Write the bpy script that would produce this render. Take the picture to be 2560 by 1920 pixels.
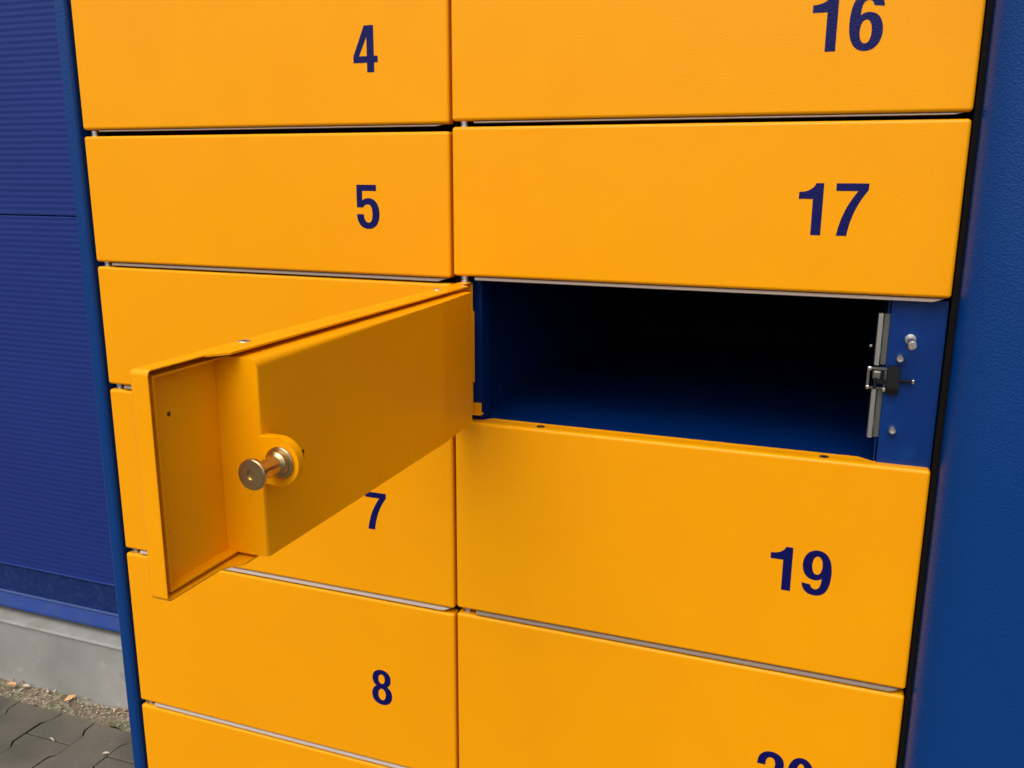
import bpy, bmesh, math, random
from mathutils import Vector, Matrix

scene = bpy.context.scene
for o in list(bpy.data.objects):
    bpy.data.objects.remove(o)
COL = scene.collection
random.seed(7)

# ------------------------------------------------------------------ camera
cam_data = bpy.data.cameras.new("camera")
cam = bpy.data.objects.new("camera", cam_data)
COL.objects.link(cam)
yaw, pitch, roll = 0.35818453, -0.22930409, 0.00459159
cy_, sy_ = math.cos(yaw), math.sin(yaw)
fwd = Vector((-sy_ * math.cos(pitch), cy_ * math.cos(pitch), math.sin(pitch)))
rgt = Vector((cy_, sy_, 0))
upv = rgt.cross(fwd)
r2 = math.cos(roll) * rgt + math.sin(roll) * upv
u2 = -math.sin(roll) * rgt + math.cos(roll) * upv
M = Matrix.Identity(4)
for i in range(3):
    M[i][0], M[i][1], M[i][2] = r2[i], u2[i], -fwd[i]
M.translation = Vector((0.391367, -0.865003, -0.049277))
cam.matrix_world = M
cam_data.sensor_width = 36.0
cam_data.lens = 31.25
cam_data.clip_start = 0.02
cam_data.clip_end = 500
scene.camera = cam

# ------------------------------------------------------------------ world, sun, exposure
SUN_DIR = Vector((-0.06, -0.62, 0.95)).normalized()      # towards the sun
world = bpy.data.worlds.new("World")
scene.world = world
world.use_nodes = True
wn = world.node_tree
wn.nodes.clear()
sky = wn.nodes.new("ShaderNodeTexSky")
sky.sky_type = 'NISHITA'
sky.sun_disc = False
sky.sun_elevation = math.asin(SUN_DIR.z)
sky.sun_rotation = math.atan2(SUN_DIR.x, SUN_DIR.y)
sky.air_density = 1.0
sky.dust_density = 6.0
sky.ozone_density = 1.0
hs = wn.nodes.new("ShaderNodeHueSaturation")
hs.inputs["Saturation"].default_value = 0.35
bg = wn.nodes.new("ShaderNodeBackground")
bg.inputs["Strength"].default_value = 0.15
wo = wn.nodes.new("ShaderNodeOutputWorld")
wn.links.new(sky.outputs[0], hs.inputs["Color"])
wn.links.new(hs.outputs[0], bg.inputs["Color"])
wn.links.new(bg.outputs[0], wo.inputs[0])

sd = bpy.data.lights.new("sun", 'SUN')
sd.energy = 0.5
sd.angle = math.radians(70)
sd.color = (1.0, 0.96, 0.90)
sun = bpy.data.objects.new("sun", sd)
COL.objects.link(sun)
sun.rotation_euler = SUN_DIR.to_track_quat('Z', 'Y').to_euler()
sun.location = (-3, -4, 5)

vs = scene.view_settings
scene.display_settings.display_device = 'sRGB'
vs.view_transform = 'Standard'
vs.look = 'None'
vs.gamma = 1.0
vs.use_curve_mapping = False
vs.exposure = 0.36

# ------------------------------------------------------------------ materials
def mat(name, col, rough=0.5, metal=0.0, spec=0.5, coat=0.0, bump=None, vary=None, coat_rough=0.1, rvar=None):
    """bump: list of (scale, strength, distance, detail); vary: list of (scale, colour, lo, hi, detail)"""
    m = bpy.data.materials.new(name)
    m.use_nodes = True
    nt = m.node_tree
    b = nt.nodes["Principled BSDF"]
    b.inputs["Base Color"].default_value = (*col, 1)
    b.inputs["Roughness"].default_value = rough
    b.inputs["Metallic"].default_value = metal
    b.inputs["Specular IOR Level"].default_value = spec
    b.inputs["Coat Weight"].default_value = coat
    b.inputs["Coat Roughness"].default_value = coat_rough
    tc = nt.nodes.new("ShaderNodeTexCoord")
    geo = nt.nodes.new("ShaderNodeNewGeometry")
    if rvar:
        n = nt.nodes.new("ShaderNodeTexNoise")
        n.inputs["Scale"].default_value = rvar[0]
        n.inputs["Detail"].default_value = 5
        nt.links.new(geo.outputs["Position"], n.inputs["Vector"])
        mr = nt.nodes.new("ShaderNodeMapRange")
        mr.inputs["From Min"].default_value = 0.3; mr.inputs["From Max"].default_value = 0.7
        mr.inputs["To Min"].default_value = rvar[1]; mr.inputs["To Max"].default_value = rvar[2]
        nt.links.new(n.outputs["Fac"], mr.inputs["Value"])
        nt.links.new(mr.outputs[0], b.inputs["Roughness"])
    if bump:
        prev = None
        for sc, st, di, de in bump:
            n = nt.nodes.new("ShaderNodeTexNoise")
            n.inputs["Scale"].default_value = sc
            n.inputs["Detail"].default_value = de
            nt.links.new(geo.outputs["Position"], n.inputs["Vector"])
            bp = nt.nodes.new("ShaderNodeBump")
            bp.inputs["Strength"].default_value = st
            bp.inputs["Distance"].default_value = di
            nt.links.new(n.outputs["Fac"], bp.inputs["Height"])
            if prev:
                nt.links.new(prev.outputs[0], bp.inputs["Normal"])
            prev = bp
        nt.links.new(prev.outputs[0], b.inputs["Normal"])
    if vary:
        src = None
        for sc, c2, lo, hi, de in vary:
            n = nt.nodes.new("ShaderNodeTexNoise")
            n.inputs["Scale"].default_value = sc
            n.inputs["Detail"].default_value = de
            nt.links.new(geo.outputs["Position"], n.inputs["Vector"])
            mr = nt.nodes.new("ShaderNodeMapRange")
            mr.inputs["From Min"].default_value = lo
            mr.inputs["From Max"].default_value = hi
            nt.links.new(n.outputs["Fac"], mr.inputs["Value"])
            mx = nt.nodes.new("ShaderNodeMix")
            mx.data_type = 'RGBA'
            nt.links.new(mr.outputs[0], mx.inputs["Factor"])
            if src:
                nt.links.new(src, mx.inputs[6])
            else:
                mx.inputs[6].default_value = (*col, 1)
            mx.inputs[7].default_value = (*c2, 1)
            src = mx.outputs[2]
        nt.links.new(src, b.inputs["Base Color"])
    return m

YEL = mat("yellow_paint", (0.84, 0.330, 0.0003), 0.32, spec=0.20, rvar=(7, 0.24, 0.40),
          bump=[(640, 0.28, 0.0006, 2), (9, 0.05, 0.004, 1)],
          vary=[(14, (0.825, 0.317, 0.0003), 0.35, 0.7, 3), (2.2, (0.79, 0.298, 0.0006), 0.5, 0.8, 5), (310, (0.60, 0.26, 0.02), 0.775, 0.83, 1), (120, (0.86, 0.42, 0.06), 0.76, 0.84, 3)])
BLUE = mat("blue_paint", (0.0001, 0.034, 0.165), 0.20, spec=0.30, rvar=(11, 0.17, 0.27),
           bump=[(560, 0.42, 0.0013, 2)])
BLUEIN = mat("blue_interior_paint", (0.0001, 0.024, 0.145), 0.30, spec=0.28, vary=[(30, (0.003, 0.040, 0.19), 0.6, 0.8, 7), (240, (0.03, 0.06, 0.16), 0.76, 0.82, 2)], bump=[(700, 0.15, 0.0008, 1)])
BLUEIN_SHADE = mat("shaded_lining_blue", (0.0001, 0.016, 0.095), 0.22, spec=0.30, bump=[(700, 0.15, 0.0008, 1)], rvar=(9, 0.16, 0.34),
             vary=[(34, (0.002, 0.026, 0.13), 0.6, 0.8, 7), (200, (0.03, 0.05, 0.12), 0.75, 0.82, 2)])  # interior blue taken darker, so the compartment's shade sits in the colour
NAVY = mat("navy_vinyl", (0.002, 0.003, 0.080), 0.28, spec=0.2, bump=[(800, 0.55, 0.0010, 2)])
SEAL = mat("grey_seal", (0.40, 0.33, 0.28), 0.5)
SEAL_SHADE = mat("shaded_seal", (0.20, 0.150, 0.115), 0.55)  # same seal as above, with shade put into a darker colour
STEEL = mat("zinc_steel", (0.62, 0.60, 0.56), 0.32, metal=1.0, bump=[(300, 0.1, 0.0005, 2)])
BRASS = mat("yellow_zinc", (0.50, 0.38, 0.18), 0.28, metal=1.0,
            vary=[(160, (0.50, 0.34, 0.18), 0.5, 0.65, 2)], bump=[(400, 0.05, 0.0004, 2)])
DZN = mat("dark_zinc", (0.16, 0.165, 0.14), 0.45, metal=0.8)  # latch metal, also used for the shaded leg of the steel angle
DRK = mat("black_plastic", (0.004, 0.004, 0.0045), 0.45, spec=0.3)
RUB = mat("black_rubber", (0.006, 0.0045, 0.004), 0.8, spec=0.1)
CHIP = mat("paint_chip", (0.05, 0.02, 0.005), 0.7)
GRY = mat("dark_grey_back", (0.018, 0.018, 0.02), 0.6)
WALL = mat("blue_cladding", (0.009, 0.025, 0.150), 0.48, spec=0.20,
           vary=[(3, (0.010, 0.027, 0.165), 0.35, 0.7, 4), (60, (0.05, 0.07, 0.2), 0.72, 0.85, 3)],
           bump=[(40, 0.05, 0.002, 2)])
SKIRT = mat("dirty_blue_skirt", (0.004, 0.018, 0.10), 0.7, spec=0.2,
            vary=[(70, (0.018, 0.042, 0.145), 0.5, 0.8, 7), (9, (0.02,0.03,0.10), 0.6, 0.8, 3)],
            bump=[(90, 0.4, 0.003, 4)])
FLASH = mat("blue_flashing", (0.012, 0.038, 0.20), 0.5, spec=0.25,
            vary=[(20, (0.024, 0.052, 0.17), 0.4, 0.75, 5)])
EDGEHI = mat("highlight_blue", (0.05, 0.09, 0.24), 0.45)  # pale blue for a painted edge highlight
CONC = mat("concrete", (0.29, 0.290, 0.270), 0.9,
           vary=[(6, (0.33, 0.32, 0.295), 0.35, 0.7, 4), (26, (0.40, 0.40, 0.38), 0.64, 0.74, 4),
                 (11, (0.17, 0.16, 0.12), 0.60, 0.8, 6), (2.5, (0.22, 0.22, 0.20), 0.5, 0.7, 6)],
           bump=[(60, 0.25, 0.003, 5)])
LEDGE = mat("concrete_ledge", (0.27, 0.268, 0.245), 0.9,
            vary=[(18, (0.21, 0.205, 0.18), 0.4, 0.7, 5)], bump=[(80, 0.3, 0.003, 5)])
PAVE = mat("paver_concrete", (0.100, 0.084, 0.060), 0.9,
           vary=[(10, (0.125, 0.106, 0.078), 0.35, 0.7, 5), (170, (0.17, 0.15, 0.115), 0.62, 0.74, 4),
                 (5, (0.066, 0.062, 0.042), 0.5, 0.7, 2)],
           bump=[(140, 0.35, 0.003, 6)])
SAND = mat("joint_sand", (0.032, 0.026, 0.017), 1.0, bump=[(200, 0.6, 0.003, 4)])
ASPH = mat("yard_surface", (0.11, 0.10, 0.085), 0.95,
           vary=[(8, (0.14, 0.125, 0.10), 0.35, 0.7, 5)], bump=[(100, 0.4, 0.004, 5)])
SOIL = mat("gritty_soil", (0.15, 0.115, 0.072), 1.0,
           vary=[(60, (0.33, 0.28, 0.20), 0.45, 0.7, 6), (22, (0.10, 0.11, 0.05), 0.5, 0.7, 4),
                 (90, (0.05, 0.035, 0.02), 0.6, 0.75, 4)], bump=[(150, 0.6, 0.004, 5)])
LEAF = mat("dry_leaf", (0.55, 0.27, 0.10), 0.8, vary=[(90, (0.62, 0.42, 0.22), 0.4, 0.6, 3)])
LEAF2 = mat("pale_leaf", (0.55, 0.46, 0.32), 0.8, vary=[(90, (0.45, 0.33, 0.2), 0.4, 0.6, 3)])

# ------------------------------------------------------------------ helpers
def link_mesh(name, bm, m, parent=None, smooth=False, loc=None):
    bmesh.ops.recalc_face_normals(bm, faces=bm.faces)
    me = bpy.data.meshes.new(name)
    bm.to_mesh(me)
    bm.free()
    me.materials.append(m)
    if smooth:
        for p in me.polygons:
            p.use_smooth = True
    o = bpy.data.objects.new(name, me)
    COL.objects.link(o)
    if parent:
        o.parent = parent
    if loc is not None:
        o.location = loc
    return o

def add_box(bm, x0, x1, y0, y1, z0, z1):
    r = bmesh.ops.create_cube(bm, size=1.0)
    vs_ = r["verts"]
    bmesh.ops.scale(bm, vec=(x1 - x0, y1 - y0, z1 - z0), verts=vs_)
    bmesh.ops.translate(bm, vec=((x0 + x1) / 2, (y0 + y1) / 2, (z0 + z1) / 2), verts=vs_)
    return vs_

def box(name, x0, x1, y0, y1, z0, z1, m, parent=None, bev=0.0, seg=3):
    bm = bmesh.new()
    add_box(bm, x0, x1, y0, y1, z0, z1)
    if bev:
        bmesh.ops.bevel(bm, geom=bm.edges[:], offset=bev, segments=seg, affect='EDGES', profile=0.5)
    o = link_mesh(name, bm, m, parent, smooth=bool(bev))
    if bev:
        wnormal(o)
    return o

def wnormal(o):
    w = o.modifiers.new("wn", 'WEIGHTED_NORMAL')
    w.keep_sharp = True
    w.weight = 90

def prism_xy(bm, pts, z0, z1):
    """polygon in the xy plane extruded in z"""
    a = [bm.verts.new((x, y, z0)) for x, y in pts]
    b = [bm.verts.new((x, y, z1)) for x, y in pts]
    n = len(pts)
    fs = [bm.faces.new(a[::-1]), bm.faces.new(b)]
    for i in range(n):
        fs.append(bm.faces.new((a[i], a[(i + 1) % n], b[(i + 1) % n], b[i])))
    return a + b, fs

def prism_yz(bm, pts, x0, x1):
    a = [bm.verts.new((x0, y, z)) for y, z in pts]
    b = [bm.verts.new((x1, y, z)) for y, z in pts]
    n = len(pts)
    bm.faces.new(a[::-1]); bm.faces.new(b)
    for i in range(n):
        bm.faces.new((a[i], a[(i + 1) % n], b[(i + 1) % n], b[i]))

def lathe(bm, prof, axis_o, axis_d, seg=32):
    """prof: (distance along the axis, radius)"""
    d = Vector(axis_d).normalized()
    t = Vector((0, 0, 1)) if abs(d.z) < 0.9 else Vector((1, 0, 0))
    u = d.cross(t).normalized(); v = d.cross(u)
    o = Vector(axis_o)
    rings = []
    for s, r in prof:
        if r < 1e-7:
            rings.append([bm.verts.new(o + d * s)])
        else:
            rings.append([bm.verts.new(o + d * s + (u * math.cos(a) + v * math.sin(a)) * r)
                          for a in [2 * math.pi * k / seg for k in range(seg)]])
    for A, B in zip(rings, rings[1:]):
        if len(A) == 1 and len(B) == 1:
            continue
        for k in range(seg):
            k2 = (k + 1) % seg
            if len(A) == 1:
                bm.faces.new((A[0], B[k], B[k2]))
            elif len(B) == 1:
                bm.faces.new((A[k], A[k2], B[0]))
            else:
                bm.faces.new((A[k], A[k2], B[k2], B[k]))

def turned(name, prof, o, d, m, parent=None, seg=32, sharp=0.5):
    bm = bmesh.new()
    lathe(bm, prof, o, d, seg)
    ob = link_mesh(name, bm, m, parent, smooth=True)
    ob.data.set_sharp_from_angle(angle=sharp)
    return ob

def evaluated_mesh(o):
    dg = bpy.context.evaluated_depsgraph_get()
    dg.update()
    return bpy.data.meshes.new_from_object(o.evaluated_get(dg))

# ------------------------------------------------------------------ digits (bold grotesque numerals)
def sample(path):
    """path: list of ('M',p) ('L',p) ('C',p1,p2,p3)"""
    out = []
    cur = None
    for seg in path:
        if seg[0] in 'ML':
            cur = seg[1]; out.append(cur)
        else:
            p0, p1, p2, p3 = cur, seg[1], seg[2], seg[3]
            for k in range(1, 13):
                t = k / 12; s = 1 - t
                out.append((s**3*p0[0] + 3*s*s*t*p1[0] + 3*s*t*t*p2[0] + t**3*p3[0],
                            s**3*p0[1] + 3*s*s*t*p1[1] + 3*s*t*t*p2[1] + t**3*p3[1]))
            cur = p3
    if (out[0][0]-out[-1][0])**2 + (out[0][1]-out[-1][1])**2 < 1:
        out.pop()
    return out

def oval(x0, x1, y0, y1, k=0.60):
    cx, cy = (x0+x1)/2, (y0+y1)/2
    rx, ry = (x1-x0)/2, (y1-y0)/2
    return [('M', (cx, y1)), ('C', (cx+rx*k, y1), (x1, cy+ry*k), (x1, cy)), ('C', (x1, cy-ry*k), (cx+rx*k, y0), (cx, y0)),
            ('C', (cx-rx*k, y0), (x0, cy-ry*k), (x0, cy)), ('C', (x0, cy+ry*k), (cx-rx*k, y1), (cx, y1))]

nine = [[('M', (288, 1015)), ('C', (120, 1015), (0, 880), (0, 668)), ('C', (0, 455), (110, 335), (262, 335)),
         ('C', (325, 335), (370, 355), (402, 390)), ('C', (400, 240), (370, 128), (282, 128)),
         ('C', (228, 128), (192, 165), (186, 222)), ('L', (4, 245)), ('C', (15, 85), (120, -15), (280, -15)),
         ('C', (490, -15), (590, 170), (590, 530)), ('C', (590, 840), (480, 1015), (288, 1015))],
        oval(192, 398, 465, 880)]
six = [[(s[0],) + tuple((590 - p[0], 1000 - p[1]) for p in s[1:]) for s in q] for q in nine]
GLYPH = {
 '0': [oval(0, 584, -15, 1015, 0.62), oval(190, 394, 132, 868, 0.62)],
 '1': [[('M', (452, 1000)), ('L', (452, 0)), ('L', (264, 0)), ('L', (264, 697)), ('L', (0, 697)), ('L', (0, 832)),
        ('C', (150, 834), (265, 880), (308, 1000))]],
 '2': [[('M', (3, 655)), ('C', (0, 880), (115, 1015), (298, 1015)), ('C', (470, 1015), (588, 900), (588, 720)),
        ('C', (588, 590), (510, 500), (420, 410)), ('C', (330, 320), (248, 240), (222, 152)), ('L', (585, 152)),
        ('L', (585, 0)), ('L', (-5, 0)), ('C', (0, 200), (110, 315), (230, 430)), ('C', (330, 525), (396, 590), (396, 705)),
        ('C', (396, 808), (358, 868), (296, 868)), ('C', (222, 868), (184, 800), (184, 655))]],
 '4': [[('M', (288, 1000)), ('L', (525, 1000)), ('L', (525, 350)), ('L', (620, 350)), ('L', (620, 207)), ('L', (525, 207)),
        ('L', (525, 0)), ('L', (345, 0)), ('L', (345, 207)), ('L', (0, 207)), ('L', (0, 352))],
       [('M', (345, 760)), ('L', (345, 350)), ('L', (148, 350))]],
 '5': [[('M', (0, 1000)), ('L', (520, 1000)), ('L', (520, 860)), ('L', (150, 860)), ('L', (146, 640)),
        ('C', (185, 675), (245, 695), (310, 695)), ('C', (480, 695), (595, 560), (595, 340)),
        ('C', (595, 125), (480, -15), (300, -15)), ('C', (120, -15), (-2, 100), (-5, 325)), ('L', (178, 325)),
        ('C', (182, 200), (225, 130), (300, 130)), ('C', (370, 130), (408, 200), (408, 345)),
        ('C', (408, 480), (370, 552), (290, 552)), ('C', (235, 552), (185, 520), (165, 478)), ('L', (0, 478))]],
 '6': six,
 '7': [[('M', (0, 1000)), ('L', (590, 1000)), ('L', (584, 868)), ('C', (450, 690), (300, 420), (252, 0)), ('L', (62, 0)),
        ('C', (110, 350), (230, 620), (402, 856)), ('L', (0, 856))]],
 '8': [[('M', (290, 1015)), ('C', (445, 1015), (562, 920), (562, 755)), ('C', (562, 650), (520, 575), (450, 532)),
        ('C', (545, 485), (592, 395), (592, 280)), ('C', (592, 95), (465, -15), (290, -15)),
        ('C', (115, -15), (-6, 95), (-6, 280)), ('C', (-6, 395), (40, 485), (132, 532)),
        ('C', (60, 575), (18, 650), (18, 755)), ('C', (18, 920), (135, 1015), (290, 1015))],
       oval(196, 385, 605, 885, 0.58), oval(182, 402, 122, 460, 0.58)],
 '9': nine,
}
H = 0.0463
_dig = {}
def digit_mesh(ch):
    if ch in _dig:
        return _dig[ch]
    cu = bpy.data.curves.new("digit_curve", 'CURVE')
    cu.dimensions = '2D'; cu.fill_mode = 'BOTH'; cu.extrude = 0.00010
    for path in GLYPH[ch]:
        pts = sample(path)
        sp = cu.splines.new('POLY')
        sp.points.add(len(pts) - 1)
        for i, (x, y) in enumerate(pts):
            sp.points[i].co = (x * H / 1000, y * H / 1000, 0, 1)
        sp.use_cyclic_u = True
    t = bpy.data.objects.new("tmp", cu)
    COL.objects.link(t)
    me = evaluated_mesh(t)
    bpy.data.objects.remove(t)
    for v in me.vertices:
        x, y, z = v.co
        v.co = (x, -0.00012 - z, y)
    me.materials.clear()
    me.materials.append(NAVY)
    me.name = "digit"
    _dig[ch] = me
    return me

# ------------------------------------------------------------------ the locker
locker = bpy.data.objects.new("parcel_locker", None)
COL.objects.link(locker)
locker["label"] = "yellow and blue parcel locker bank with numbered doors, one door standing open"
locker["category"] = "parcel locker"

XL, XM, XR = -0.4899, -0.0032, 0.480      # door column edges
GROUND = -1.455

def door_shell_bm(w, h):
    """pressed steel door skin: face at y=0, side walls 14.5 mm deep, rounded folds"""
    bm = bmesh.new()
    add_box(bm, 0, w, 0, 0.0145, 0, h)
    back = [f for f in bm.faces if f.normal.y > 0.9]
    bmesh.ops.recalc_face_normals(bm, faces=bm.faces)
    back = [f for f in bm.faces if all(v.co.y > 0.014 for v in f.verts)]
    bmesh.ops.delete(bm, geom=back, context='FACES')
    ed = [e for e in bm.edges if not e.is_boundary]
    bmesh.ops.bevel(bm, geom=ed, offset=0.0034, segments=6, affect='EDGES', profile=0.5)
    return bm

def make_door(x0, zb, w, h, label, digits=(), pin=(0.0115, 0.008), seal=0.0050, rivets=()):
    bm = door_shell_bm(w, h)
    d = link_mesh("locker_door", bm, YEL, locker, smooth=True, loc=(x0, 0, zb))
    d["label"] = label
    so = d.modifiers.new("thickness", 'SOLIDIFY')
    so.thickness = 0.0013
    so.offset = -1
    wnormal(d)
    # folded flange at top and bottom, wider between the cut-outs
    for zz in (h - 0.0014, 0.0):
        fb = bmesh.new()
        prism_xy(fb, [(0.0015, 0.0146), (0.028, 0.0146), (0.036, 0.0245), (w - 0.063, 0.0245), (w - 0.050, 0.0146)], zz + (-0.0001 if zz else 0.0001), zz + 0.0013)
        link_mesh("flange", fb, YEL, d)
    for ch, dx, dz in digits:
        o = bpy.data.objects.new("digit", digit_mesh(ch))
        COL.objects.link(o)
        o.parent = d
        o.location = (dx, 0, dz)
    if pin:
        turned("hinge_pin", [(0, 0), (0, 0.0046), (0.0030, 0.0046), (0.0032, 0.0038), (0.0046, 0.0038), (0.0048, 0.0044), (0.0078, 0.0044), (0.0078, 0)],
               (pin[0], pin[1], h - 0.0012), (0, 0, 1), STEEL, d, 20)
    if seal:
        sb = bmesh.new()
        sec = [(0.0050, -0.0002), (0.0028, -0.0009), (0.0008, -0.0022), (0.0002, -0.0038), (0.0016, -0.0046), (0.0050, -0.0046)]
        A = []; B = []
        for (y, z) in sec:
            k = min(1, max(0, -z / 0.0050))
            zz_ = z * seal / 0.0046
            A.append(sb.verts.new((0.0235 + 0.002 * k, y, zz_)))
            B.append(sb.verts.new((w - 0.003 - 0.0150 * k, y, zz_)))
        sb.faces.new(A[::-1]); sb.faces.new(B)
        for i in range(len(sec)):
            j = (i + 1) % len(sec)
            sb.faces.new((A[i], A[j], B[j], B[i]))
        link_mesh("seal_strip", sb, SEAL if (x0 < -0.1 and zb < -0.5) else SEAL_SHADE, d)  # lit copy on the lower left doors, shaded copy on the rest
    for rx, ry, dark in rivets:
        turned("rivet", [(0, 0.0048), (0.0004, 0.0046), (0.0005, 0.0030), (0.0001, 0.0022), (0.0001, 0)],
               (rx, ry, h - 0.0001), (0, 0, 1), CHIP if dark else STEEL, d, 20)
    return d

G = 0.0004
wl, wr = XM - XL, XR
def lx(x): return x - XL
make_door(XL, 0.0033, wl, 0.1524, "closed yellow door with the number 4, top left", [('4', lx(-0.1118), 0.0530)], seal=0.0024)
make_door(XL, -0.1555, wl, 0.1513, "closed yellow door with the number 5", [('5', lx(-0.1137), 0.0506)], seal=0.0042)
make_door(XL, -0.3125, wl, 0.1511, "closed yellow door behind the open door", [('6', lx(-0.1140), 0.0506)])
make_door(XL, -0.5404, wl, 0.2209, "closed yellow door with the number 7", [('7', lx(-0.1160), 0.0842)])
make_door(XL, -0.7698, wl, 0.2224, "closed yellow door with the number 8", [('8', lx(-0.1155), 0.0826)])
make_door(XL, -0.9285, wl, 0.1514, "closed yellow door lowest in the left column, its number out of view")
make_door(0.0, 0.0057, wr, 0.1520, "closed yellow door with the number 16, top right", [('1', 0.3452, 0.0523), ('6', 0.3760, 0.0523)], seal=0.0024)
make_door(0.0, -0.1524, wr, 0.1524, "closed yellow door with the number 17", [('1', 0.3454, 0.0523), ('7', 0.3769, 0.0523)], seal=0.0042)
make_door(0.0, -0.5375, wr, 0.2254, "closed yellow door with the number 19 under the open compartment",
          [('1', 0.3445, 0.0858), ('9', 0.3755, 0.0858)], rivets=[(0.0965, 0.0115, True), (0.3862, 0.0115, True)])
make_door(0.0, -0.7700, wr, 0.2258, "closed yellow door with the number 20, bottom right", [('2', 0.3465, 0.0872), ('0', 0.3772, 0.0872)])

# ---- the open door, turned 90 degrees on its left hinge
OZB, OZT = -0.3052, -0.1592
OH = OZT - OZB
od = make_door(0, 0, wr, OH, "open yellow door seen from its inner side, with a brass lock pin",
               [('1', 0.3454, 0.0500), ('8', 0.3769, 0.0500)], pin=(0.002, 0.0066), seal=False,
               rivets=[(0.381, 0.0078, False), (0.074, 0.0078, False)])
od.location = (0.004, 0.010, OZB)
od.rotation_euler = (0, 0, -math.pi / 2)

# inner pan (box pressing) with pocket for the lock pin, in the door's own coordinates
pz0, pz1 = 0.0042, OH - 0.0048
bm = bmesh.new()
vsx, fsx = prism_xy(bm, [(0.409, 0.0032), (0.409, 0.0375), (0.125, 0.0375), (0.122, 0.0375), (0.046, 0.0325), (0.046, 0.0032)], pz0, pz1)
bm.edges.ensure_lookup_table()
def near(e, f):
    return all(f(v.co) for v in e.verts)
top = [e for e in bm.edges if near(e, lambda c: c.z > pz1 - 1e-5 and c.y > 0.036)]
bmesh.ops.bevel(bm, geom=top, offset=0.0065, segments=6, affect='EDGES', profile=0.5)
cor = [e for e in bm.edges if near(e, lambda c: abs(c.x - 0.409) < 1e-4) and abs(e.verts[0].co.z - e.verts[1].co.z) > 0.05 and near(e, lambda c: c.y > 0.03)]
bmesh.ops.bevel(bm, geom=cor, offset=0.0028, segments=4, affect='EDGES', profile=0.5)
bmesh.ops.recalc_face_normals(bm, faces=bm.faces)
pan = link_mesh("inner_pan", bm, YEL, od, smooth=True)
pan.data.set_sharp_from_angle(angle=0.5)
wnormal(pan)
# semicircular lug at the pan corner that carries the lock pin
PINZ = -0.2317 - OZB
bm = bmesh.new()
lug = [(0.0330, -0.0168), (0.0490, -0.0168)] + [(0.0490 + 0.0170 * math.cos(t), 0.0168 * math.sin(t)) for t in [math.radians(-85 + 170 * k / 20) for k in range(21)]] + [(0.0490, 0.0168), (0.0330, 0.0168)]
A = [bm.verts.new((0.4098, y, PINZ + z)) for y, z in lug]
B = [bm.verts.new((0.4020, y * 0.97 + 0.001, PINZ + z * 0.97)) for y, z in lug]
bm.faces.new(A); bm.faces.new(B[::-1])
for i in range(len(lug)):
    j = (i + 1) % len(lug)
    bm.faces.new((A[i], B[i], B[j], A[j]))
rim = [e for e in bm.edges if all(v.co.x > 0.4097 for v in e.verts)]
bmesh.ops.bevel(bm, geom=rim, offset=0.0013, segments=3, affect='EDGES')
lo = link_mesh("pin_lug", bm, YEL, od, smooth=True)
lo.data.set_sharp_from_angle(angle=0.6)
wnormal(lo)

# shallow tray between the pan and the free edge
bm = bmesh.new()
add_box(bm, 0.4092, 0.4730, 0.0032, 0.0046, pz0 + 0.0013, pz1 - 0.0013)
add_box(bm, 0.4731, 0.4744, 0.0032, 0.0128, pz0, pz1)
for z0, z1 in ((pz0, pz0 + 0.0012), (pz1 - 0.0012, pz1)):
    add_box(bm, 0.4093, 0.4730, 0.0032, 0.0128, z0, z1)
link_mesh("edge_tray", bm, YEL, od)
turned("small_hole", [(0, 0), (0.0001, 0.0016), (0.0002, 0)], (0.4545, 0.0046, -0.1924 - OZB), (0, 1, 0), CHIP, od, 12)
# torn slot beside the pocket
bm = bmesh.new()
vv = [(-0.0012, 0.0048), (0.0006, 0.0040), (0.0014, 0.0022), (0.0003, 0.0008), (0.0007, -0.0030), (-0.0003, -0.0052), (-0.0010, -0.0022), (-0.0002, 0.0012), (-0.0013, 0.0026)]
prism = [bm.verts.new((0.3622 - a, 0.03765, -0.2424 - OZB + b)) for a, b in vv]
bm.faces.new(prism)
link_mesh("paint_chip", bm, CHIP, od)
# spool shaped lock pin
turned("lock_pin",
       [(-0.001, 0.0108), (0.0012, 0.0108), (0.0020, 0.0102), (0.0024, 0.0088), (0.0055, 0.0084), (0.0068, 0.0070),
        (0.0078, 0.0064), (0.0240, 0.0061), (0.0256, 0.0064), (0.0264, 0.0094), (0.0272, 0.0101), (0.0294, 0.0101),
        (0.0302, 0.0095), (0.0302, 0.0034), (0.0290, 0.0032), (0.0290, 0)],
       (0.4100, 0.0520, PINZ), (1.0, -0.01, 0.03), BRASS, od, 48)
# hinge leaf and lower pivot bracket
bm = bmesh.new()
add_box(bm, 0.0005, 0.0020, 0.0100, 0.0165, 0.0365, 0.1150)
link_mesh("hinge_leaf", bm, YEL, od)
bm = bmesh.new()
add_box(bm, -0.0055, -0.0040, 0.0110, 0.0220, 0.0012, 0.0117)
add_box(bm, -0.0055, 0.0030, 0.0110, 0.0245, -0.0003, 0.0011)
link_mesh("pivot_bracket", bm, YEL, od)

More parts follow.
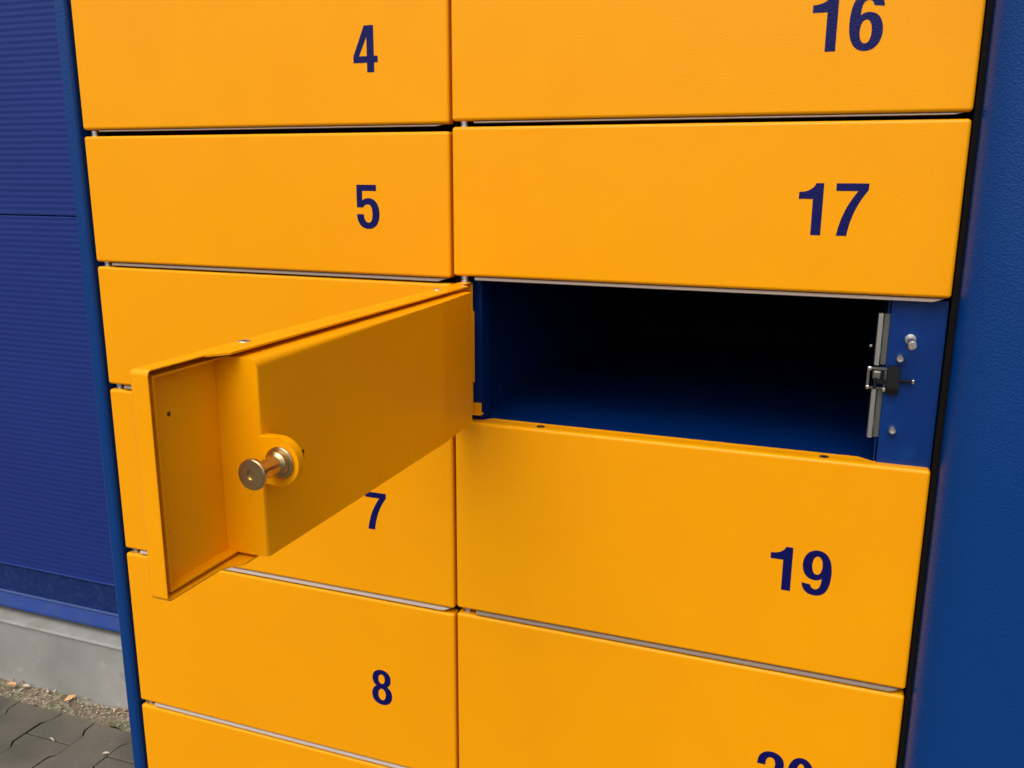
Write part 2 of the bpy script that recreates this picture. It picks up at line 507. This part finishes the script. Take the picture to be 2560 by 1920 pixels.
# ---- cabinet body, built as butt-jointed boxes around the open compartment
CZ0, CZ1 = -0.155, -0.3140
bm = bmesh.new()
add_box(bm, -0.4945, -0.0020, 0.030, 0.60, -1.40, 0.62)           # left column mass
add_box(bm, 0.0000, 0.4860, 0.030, 0.60, CZ0 + 0.002, 0.62)       # above the opening
add_box(bm, 0.0000, 0.4860, 0.030, 0.60, -1.40, CZ1 - 0.002)      # below the opening
link_mesh("cabinet_body", bm, RUB, locker)
for a_ in ((XL, XM, 0.162, 0.62), (0.0, XR, 0.164, 0.62), (XL, XM, -1.40, -0.936), (0.0, XR, -1.40, -0.777)):
    box("blank_panel", a_[0], a_[1], 0.0, 0.028, a_[2], a_[3], BLUE, locker, 0.0015, 2)
box("black_gap_strip", 0.4812, 0.4860, 0.003, 0.029, -1.40, 0.62, RUB, locker)
box("centre_mullion", XM + 0.0004, -0.0004, 0.015, 0.029, -1.40, 0.62, RUB, locker)

# compartment lining: thin painted sheet walls
comp = bpy.data.objects.new("compartment", None); COL.objects.link(comp); comp.parent = locker
def sheet(name, *a, m=BLUEIN_SHADE, bev=0.0):
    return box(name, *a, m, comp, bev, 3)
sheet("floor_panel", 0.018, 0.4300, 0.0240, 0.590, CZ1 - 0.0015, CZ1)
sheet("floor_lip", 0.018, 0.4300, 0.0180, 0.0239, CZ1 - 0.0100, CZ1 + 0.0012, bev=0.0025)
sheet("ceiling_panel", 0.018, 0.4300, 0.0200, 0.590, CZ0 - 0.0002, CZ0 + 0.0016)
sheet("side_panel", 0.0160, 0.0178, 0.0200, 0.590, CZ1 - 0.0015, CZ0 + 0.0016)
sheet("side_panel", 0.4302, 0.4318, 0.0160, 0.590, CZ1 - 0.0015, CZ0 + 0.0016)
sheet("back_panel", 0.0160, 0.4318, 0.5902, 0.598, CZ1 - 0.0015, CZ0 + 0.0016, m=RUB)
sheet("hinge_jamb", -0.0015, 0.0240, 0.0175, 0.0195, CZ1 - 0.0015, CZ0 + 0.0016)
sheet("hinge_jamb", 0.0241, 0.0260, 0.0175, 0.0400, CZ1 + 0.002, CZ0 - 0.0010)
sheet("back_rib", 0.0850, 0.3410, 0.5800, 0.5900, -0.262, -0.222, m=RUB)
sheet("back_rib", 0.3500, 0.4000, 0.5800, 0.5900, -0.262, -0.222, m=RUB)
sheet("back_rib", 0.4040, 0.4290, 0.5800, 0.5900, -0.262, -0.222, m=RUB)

# latch plate on the right of the opening
lp = box("latch_plate", 0.4330, 0.4800, 0.0120, 0.0140, -0.3140, -0.1560, BLUEIN, locker, 0.0004, 2)
def bolt(x, z, r, out=0.003, m=STEEL, washer=True):
    prof = [(0, r * 1.45), (0.0007, r * 1.45), (0.0008, r)] if washer else [(0, r)]
    prof += [(out * 0.75, r), (out, r * 0.75), (out, r * 0.48), (out * 0.55, r * 0.42), (out * 0.55, 0)]
    return turned("bolt", prof, (x, 0.0118, z), (0, -1, 0), m, lp, 18)
turned("bolt", [(0, 0.0048), (0.0010, 0.0048), (0.0011, 0.0044), (0.0040, 0.0042), (0.0041, 0.0031), (0.0290, 0.0031), (0.0292, 0.0040), (0.0335, 0.0040), (0.0345, 0.0032), (0.0345, 0)],
       (0.4515, 0.0118, -0.1925), (0, -1, 0), STEEL, lp, 20)
bolt(0.4443, -0.2103, 0.0037, 0.0070, washer=False)
bolt(0.4441, -0.2787, 0.0037, 0.0070, washer=False)
# steel angle, folded: bright narrow leg, the other leg's shade put into a darker metal
for z0, z1 in ((-0.2185, -0.1700), (-0.2885, -0.2415)):
    bm = bmesh.new()
    prism_xy(bm, [(0.4222, 0.0150), (0.4230, 0.0118), (0.4268, 0.0112), (0.4280, 0.0125), (0.4280, 0.0190), (0.4222, 0.0190)], z0, z1)
    link_mesh("steel_angle", bm, STEEL, lp)
    box("angle_leg", 0.4281, 0.4328, 0.0150, 0.0165, z0 + 0.0004, z1 - 0.0006, DZN, lp)
# latch mechanism: cage with rounded bars and black housing
bm = bmesh.new()
add_box(bm, 0.4175, 0.4198, 0.0090, 0.0130, -0.2405, -0.2195)
add_box(bm, 0.4199, 0.4345, 0.0090, 0.0110, -0.2225, -0.2200)
add_box(bm, 0.4199, 0.4345, 0.0090, 0.0130, -0.2407, -0.2388)
add_box(bm, 0.4322, 0.4345, 0.0090, 0.0130, -0.2387, -0.2226)
bmesh.ops.bevel(bm, geom=bm.edges[:], offset=0.0005, segments=2, affect='EDGES')
link_mesh("latch_cage", bm, DZN, lp)
box("latch_hook", 0.4222, 0.4300, 0.0060, 0.0120, -0.2315, -0.2230, DZN, lp, 0.0018, 4)
bm = bmesh.new()
prism_yz(bm, [(0.0040, -0.2175), (0.0118, -0.2175), (0.0118, -0.2435), (0.0048, -0.2435), (0.0030, -0.2380)], 0.4348, 0.4452)
bmesh.ops.bevel(bm, geom=bm.edges[:], offset=0.0006, segments=2, affect='EDGES')
link_mesh("latch_housing", bm, DRK, lp)
bm = bmesh.new()
add_box(bm, 0.4236, 0.4262, 0.0045, 0.0085, -0.2395, -0.2290)
add_box(bm, 0.4263, 0.4350, 0.0040, 0.0075, -0.2345, -0.2310)
add_box(bm, 0.4300, 0.4322, 0.0030, 0.0080, -0.2309, -0.2240)
bmesh.ops.bevel(bm, geom=bm.edges[:], offset=0.0005, segments=2, affect='EDGES')
link_mesh("latch_lever", bm, DRK, lp)
box("release_tongue", 0.4453, 0.4560, 0.0075, 0.0100, -0.2322, -0.2298, DRK, lp, 0.0004, 2)
box("tongue_tip", 0.4561, 0.4585, 0.0070, 0.0105, -0.2330, -0.2292, STEEL, lp, 0.0006, 2)
for x, z, r in ((0.4185, -0.2011, 0.0014), (0.4195, -0.2215, 0.0020), (0.4190, -0.2392, 0.0018), (0.4335, -0.2405, 0.0020)):
    turned("rivet", [(0, r), (0.001, r), (0.0016, r * 0.6), (0.0017, 0)], (x, 0.0090 if z < -0.21 else 0.014, z), (0, -1, 0), STEEL, lp, 12)
for y, z in ((0.045, -0.2337), (0.055, -0.2514)):
    turned("rivet", [(0, 0.0018), (0.001, 0.0018), (0.0016, 0.001), (0.0017, 0)], (0.4302, y, z), (-1, 0, 0), STEEL, lp, 12)

# ---- frame posts with rolled edges
def post(name, pts, label):
    bm = bmesh.new()
    prism_xy(bm, pts, GROUND + 0.004, 0.66)
    o = link_mesh(name, bm, BLUE, locker, smooth=True)
    o.data.set_sharp_from_angle(angle=0.6)
    wnormal(o)
    o["label"] = label
    return o
def arc(cx, cy, r, a0, a1, n):
    return [(cx + r * math.cos(math.radians(a0 + (a1 - a0) * k / n)), cy + r * math.sin(math.radians(a0 + (a1 - a0) * k / n))) for k in range(n + 1)]
# left: 19 mm wide
pts = [(-0.4957, 0.60), (-0.4957, 0.006)] + arc(-0.4957 - 0.006, 0.003, 0.006, 0, -90, 10) + arc(-0.5145 + 0.006, 0.003, 0.006, -90, -180, 10) + [(-0.5145, 0.60)]
post("frame_post", pts, "narrow blue frame post on the left edge of the locker")
pts = [(0.4862, 0.60), (0.4862, -0.003)] + [(0.4862 + 0.055 - 0.055 * math.cos(t), -0.003 - 0.030 * math.sin(t)) for t in [math.radians(90 * k / 36) for k in range(37)]] + [(0.640, -0.033)] + arc(0.640, -0.011, 0.022, 270, 360, 12) + [(0.662, 0.60)]
post("frame_post", pts, "wide blue frame post with rounded edge on the right of the locker")

# ------------------------------------------------------------------ building wall
bld = bpy.data.objects.new("warehouse_building", None); COL.objects.link(bld)
bld["label"] = "blue ribbed metal clad building with a grey concrete plinth behind the locker"
bld["category"] = "building"
WY = 0.800
PX0, PX1 = -7.0, 5.0
def ribbed(z0, z1):
    pitch, dep = 0.0142, 0.00055
    n = int((z1 - z0 - 0.006) / pitch)
    prof = [(WY - 0.0, z0), (WY - 0.0, z0 + 0.003)]
    z = z0 + 0.004
    for k in range(n):
        for q in range(8):
            prof.append((WY + dep * (0.5 - 0.5 * math.cos(2 * math.pi * q / 8)), z + pitch * q / 8))
        z += pitch
    prof += [(WY, z1 - 0.003), (WY + 0.003, z1)]
    bm = bmesh.new()
    a = [bm.verts.new((PX0, y, zz)) for y, zz in prof]
    b = [bm.verts.new((PX1, y, zz)) for y, zz in prof]
    c = [bm.verts.new((PX0, WY + 0.06, zz)) for zz in (z0, z1)]
    d = [bm.verts.new((PX1, WY + 0.06, zz)) for zz in (z0, z1)]
    for i in range(len(prof) - 1):
        bm.faces.new((a[i], a[i + 1], b[i + 1], b[i]))
    bm.faces.new((a[-1], c[1], d[1], b[-1]))
    bm.faces.new((a[0], b[0], d[0], c[0]))
    bm.faces.new((c[0], d[0], d[1], c[1]))
    return link_mesh("wall_panel", bm, WALL, bld)
ribbed(-1.106, -0.1485)
ribbed(-0.1455, 0.860)
ribbed(0.863, 1.870)
ribbed(1.873, 2.880)
box("roof_edge", PX0, PX1, WY - 0.03, WY + 0.3, 2.882, 3.05, FLASH, bld)
box("wall_core", PX0, PX1, WY + 0.062, WY + 0.35, -1.30, 2.880, RUB, bld)
box("edge_highlight", PX0, PX1, WY - 0.004, WY + 0.003, -1.1095, -1.1065, FLASH, bld, 0.001, 2)  # lighter bar added to draw the highlight on the panel's lower edge
box("edge_highlight", PX0, PX1, WY - 0.004, WY + 0.0035, -1.1965, -1.1935, EDGEHI, bld, 0.001, 2)  # pale bar added to draw the line of light above the flashing
box("dirty_skirt", PX0, PX1, WY + 0.004, WY + 0.060, -1.194, -1.1075, SKIRT, bld)
bm = bmesh.new()
prism_yz(bm, [(WY + 0.002, -1.1945), (WY + 0.060, -1.1945), (WY + 0.060, -1.2480), (WY - 0.012, -1.2350), (WY - 0.016, -1.2340), (WY - 0.015, -1.2290)], PX0, PX1)
link_mesh("flashing", bm, FLASH, bld)
bm = bmesh.new()
prism_yz(bm, [(0.754, -1.2640), (0.755, -1.2610), (0.759, -1.2585), (WY + 0.06, -1.2500), (WY + 0.06, -1.2640)], PX0, PX1)
link_mesh("plinth_ledge", bm, LEDGE, bld)
bm = bmesh.new()
prism_yz(bm, [(0.760, -1.2642), (WY + 0.06, -1.2642), (WY + 0.06, GROUND - 0.2), (0.760, GROUND - 0.2)], PX0, PX1)
link_mesh("concrete_plinth", bm, CONC, bld)

# ------------------------------------------------------------------ ground
bm = bmesh.new()
s = 150
v = [bm.verts.new(p) for p in ((-s, -s, GROUND - 0.010), (s, -s, GROUND - 0.010), (s, 0.7595, GROUND - 0.010), (-s, 0.7595, GROUND - 0.010))]
bm.faces.new(v)
g = link_mesh("ground", bm, SAND); g["kind"] = "structure"

# bone shaped interlocking pavers
PITCH, LEN = 0.1335, 0.200
WIDE, NARR, J = 0.0765 - 0.0022, 0.0570 - 0.0022, 0.0022
def paver_mesh(seed, cut=False):
    rnd = random.Random(seed)
    L = LEN / 2 - J
    prof = [(0, NARR + 0.0015)] + [(-0.044, NARR + 0.0015), (-0.060, WIDE - 0.001), (-L, WIDE)] if cut else [(L, WIDE), (0.060, WIDE - 0.001), (0.044, NARR + 0.0015), (-0.044, NARR + 0.0015), (-0.060, WIDE - 0.001), (-L, WIDE)]
    pts = [(w + rnd.uniform(-.0015, .0015), y + rnd.uniform(-.001, .001)) for y, w in prof] + \
          [(-w + rnd.uniform(-.0015, .0015), y + rnd.uniform(-.001, .001)) for y, w in reversed(prof)]
    bm = bmesh.new()
    vs_, fs = prism_xy(bm, pts, -0.03, 0.0)
    tope = [e for e in bm.edges if all(vv.co.z > -1e-6 for vv in e.verts)]
    bmesh.ops.bevel(bm, geom=tope, offset=0.0022, segments=1, affect='EDGES')
    bmesh.ops.recalc_face_normals(bm, faces=bm.faces)
    me = bpy.data.meshes.new("paver"); bm.to_mesh(me); bm.free()
    me.materials.append(PAVE)
    return me
pm = [paver_mesh(k) for k in range(6)]
pmc = [paver_mesh(k + 20, True) for k in range(4)]
pav = bpy.data.objects.new("pavement", None); COL.objects.link(pav); pav["kind"] = "structure"
X0 = -1.4190
for i in range(-8, 14):
    cx = X0 + i * PITCH
    off = 0.0 if i % 2 == 0 else 0.1
    for j in range(-8, 2):
        cyy = 0.500 + off + j * LEN 
        if cyy > 0.71 or cyy < -0.75:
            continue
        cutp = cyy > 0.66
        if -0.44 < cx < 0.60 and cyy > 0.07:
            continue
        o = bpy.data.objects.new("paver", pmc[random.randrange(4)] if cutp else pm[random.randrange(6)])
        COL.objects.link(o); o.parent = pav
        o.location = (cx, cyy, GROUND + random.uniform(-0.0012, 0.0012))
        o.rotation_euler = (random.uniform(-.004, .004), random.uniform(-.004, .004), math.pi if random.random() < .5 and not cutp else 0)
# rest of the yard, flush with the pavers, around the built patch
bm = bmesh.new()
yx0, yx1, yy0 = X0 - 8.5 * PITCH, X0 + 13.5 * PITCH, -0.80
for q in (((-s, -s), (s, -s), (s, yy0), (-s, yy0)), ((-s, yy0), (yx0, yy0), (yx0, 0.70), (-s, 0.70)), ((yx1, yy0), (s, yy0), (s, 0.70), (yx1, 0.70))):
    bm.faces.new([bm.verts.new((x, y, GROUND - 0.001)) for x, y in q])
g = link_mesh("yard_paving", bm, ASPH); g["kind"] = "structure"

# gritty soil along the wall foot
bm = bmesh.new()
rnd = random.Random(3)
NX, NY = 620, 12
sx0, sx1 = -2.9, 1.2
def hgt(u, t):
    n = 0.5 + 0.25 * math.sin(u * 23.1) + 0.15 * math.sin(u * 57.3 + 1.2) + 0.1 * math.sin(u * 131.0 + t * 9)
    return n
rows = []
for a in range(NX + 1):
    u = sx0 + (sx1 - sx0) * a / NX
    edge = 0.683 + 0.014 * math.sin(u * 19.0 + 0.6) + 0.009 * math.sin(u * 47.0)
    col = []
    for b in range(NY + 1):
        t = b / NY
        y = edge + (0.7645 - edge) * t
        z = GROUND - 0.004 + (0.005 + 0.010 * t) * hgt(u, t) * min(1, t * 3.0) + rnd.uniform(-0.0016, 0.0016)
        col.append(bm.verts.new((u + rnd.uniform(-.002, .002), y, z)))
    rows.append(col)
for a in range(NX):
    for b in range(NY):
        bm.faces.new((rows[a][b], rows[a + 1][b], rows[a + 1][b + 1], rows[a][b + 1]))
soil = link_mesh("soil_strip", bm, SOIL); soil["kind"] = "stuff"
soil["label"] = "gritty soil and moss along the foot of the concrete plinth"
# grit: pebbles, bark crumbs
bm = bmesh.new()
for k in range(1500):
    u = rnd.uniform(sx0, 0.4); t = rnd.random() ** 0.8
    y = 0.698 + 0.060 * t
    r = rnd.uniform(0.0012, 0.0042)
    c = Vector((u, y, GROUND + 0.002 + 0.008 * t))
    vs_ = []
    for (dx, dy, dz) in ((1, 0, 0), (-.3, 1, 0), (-1, -.2, 0), (.2, -1, 0), (0, 0, .8)):
        vs_.append(bm.verts.new(c + Vector((dx * r * rnd.uniform(.5, 1.3), dy * r * rnd.uniform(.5, 1.3), dz * r * rnd.uniform(.5, 1.1)))))
    for i in range(4):
        bm.faces.new((vs_[i], vs_[(i + 1) % 4], vs_[4]))
gr = link_mesh("grit", bm, mat("grit_stone", (0.30, 0.26, 0.20), 0.9, vary=[(130, (0.50, 0.46, 0.38), 0.45, 0.6, 2), (70, (0.14, 0.10, 0.06), 0.5, 0.6, 2)]))
gr["kind"] = "stuff"; gr["label"] = "loose pebbles and bark crumbs on the soil by the wall"
bm = bmesh.new()
for k in range(1100):
    u = rnd.uniform(sx0, 0.4); t = rnd.random() ** 0.6
    c = Vector((u, 0.700 + 0.058 * t, GROUND + 0.007 + 0.008 * t))
    a0 = rnd.uniform(0, 6.28); r = rnd.uniform(0.002, 0.006); w_ = r * rnd.uniform(0.25, 0.6)
    d1 = Vector((math.cos(a0), math.sin(a0), rnd.uniform(-.4, .5))) * r
    d2 = Vector((-math.sin(a0), math.cos(a0), rnd.uniform(-.3, .6))) * w_
    bm.faces.new([bm.verts.new(c + q) for q in (d1, d2, -d1, -d2)])
ll = link_mesh("leaf_litter", bm, mat("litter", (0.36, 0.20, 0.09), 0.85, vary=[(60, (0.50, 0.36, 0.20), 0.45, 0.6, 2), (35, (0.20, 0.10, 0.05), 0.5, 0.6, 2)]))
ll["kind"] = "stuff"; ll["label"] = "tiny brown leaf flakes strewn on the soil by the wall"

# fallen leaf scraps, each a thing
def leaf(x, y, L, W, rot, m, label, z=0.012, tilt=0.3):
    bm = bmesh.new()
    rr = random.Random(int(abs(x) * 1000))
    pts = []
    N = 10
    up = []; dn = []
    for k in range(N + 1):
        t = k / N
        w = W * math.sin(math.pi * (0.04 + 0.92 * t)) ** 0.8 * rr.uniform(0.75, 1.1)
        cz = 0.10 * L * math.sin(math.pi * t) + rr.uniform(-.0006, .0006)
        up.append(bm.verts.new(((t - .5) * L, w / 2, cz + 0.12 * W)))
        dn.append(bm.verts.new(((t - .5) * L, -w / 2, cz + 0.10 * W)))
        pts.append(bm.verts.new(((t - .5) * L, 0, cz - 0.05 * W)))
    for k in range(N):
        bm.faces.new((up[k], up[k + 1], pts[k + 1], pts[k]))
        bm.faces.new((pts[k], pts[k + 1], dn[k + 1], dn[k]))
    o = link_mesh("fallen_leaf", bm, m)
    so = o.modifiers.new("t", 'SOLIDIFY'); so.thickness = 0.0004
    o.location = (x, y, GROUND + z)
    o.rotation_euler = (tilt, rr.uniform(-.2, .2), rot)
    o["label"] = label; o["category"] = "leaf"; o["group"] = "dry leaf scraps along the foot of the wall"
leaf(-1.703, 0.738, 0.026, 0.013, 0.3, LEAF, "orange dry leaf scrap on the soil, the one farthest left")
leaf(-1.657, 0.746, 0.026, 0.010, 0.1, LEAF2, "pale straw coloured leaf scrap leaning against the plinth, left part of the soil")
leaf(-1.579, 0.746, 0.022, 0.008, -0.5, LEAF2, "narrow cream leaf sliver on the soil in the middle of the view")
leaf(-1.495, 0.744, 0.030, 0.016, 0.9, LEAF, "crumpled orange leaf on the soil right of the cream sliver")
leaf(-1.338, 0.744, 0.022, 0.008, -1.2, LEAF2, "upright pale leaf scrap nearest to the blue post")
leaf(-1.404, 0.598, 0.024, 0.005, -0.35, LEAF2, "thin pale twig-like leaf lying on the pavers over a joint", z=0.003, tilt=0.0)
leaf(-1.232, 0.603, 0.018, 0.008, 0.5, LEAF2, "small pale leaf scrap on the pavers beside the blue post", z=0.003, tilt=0.1)
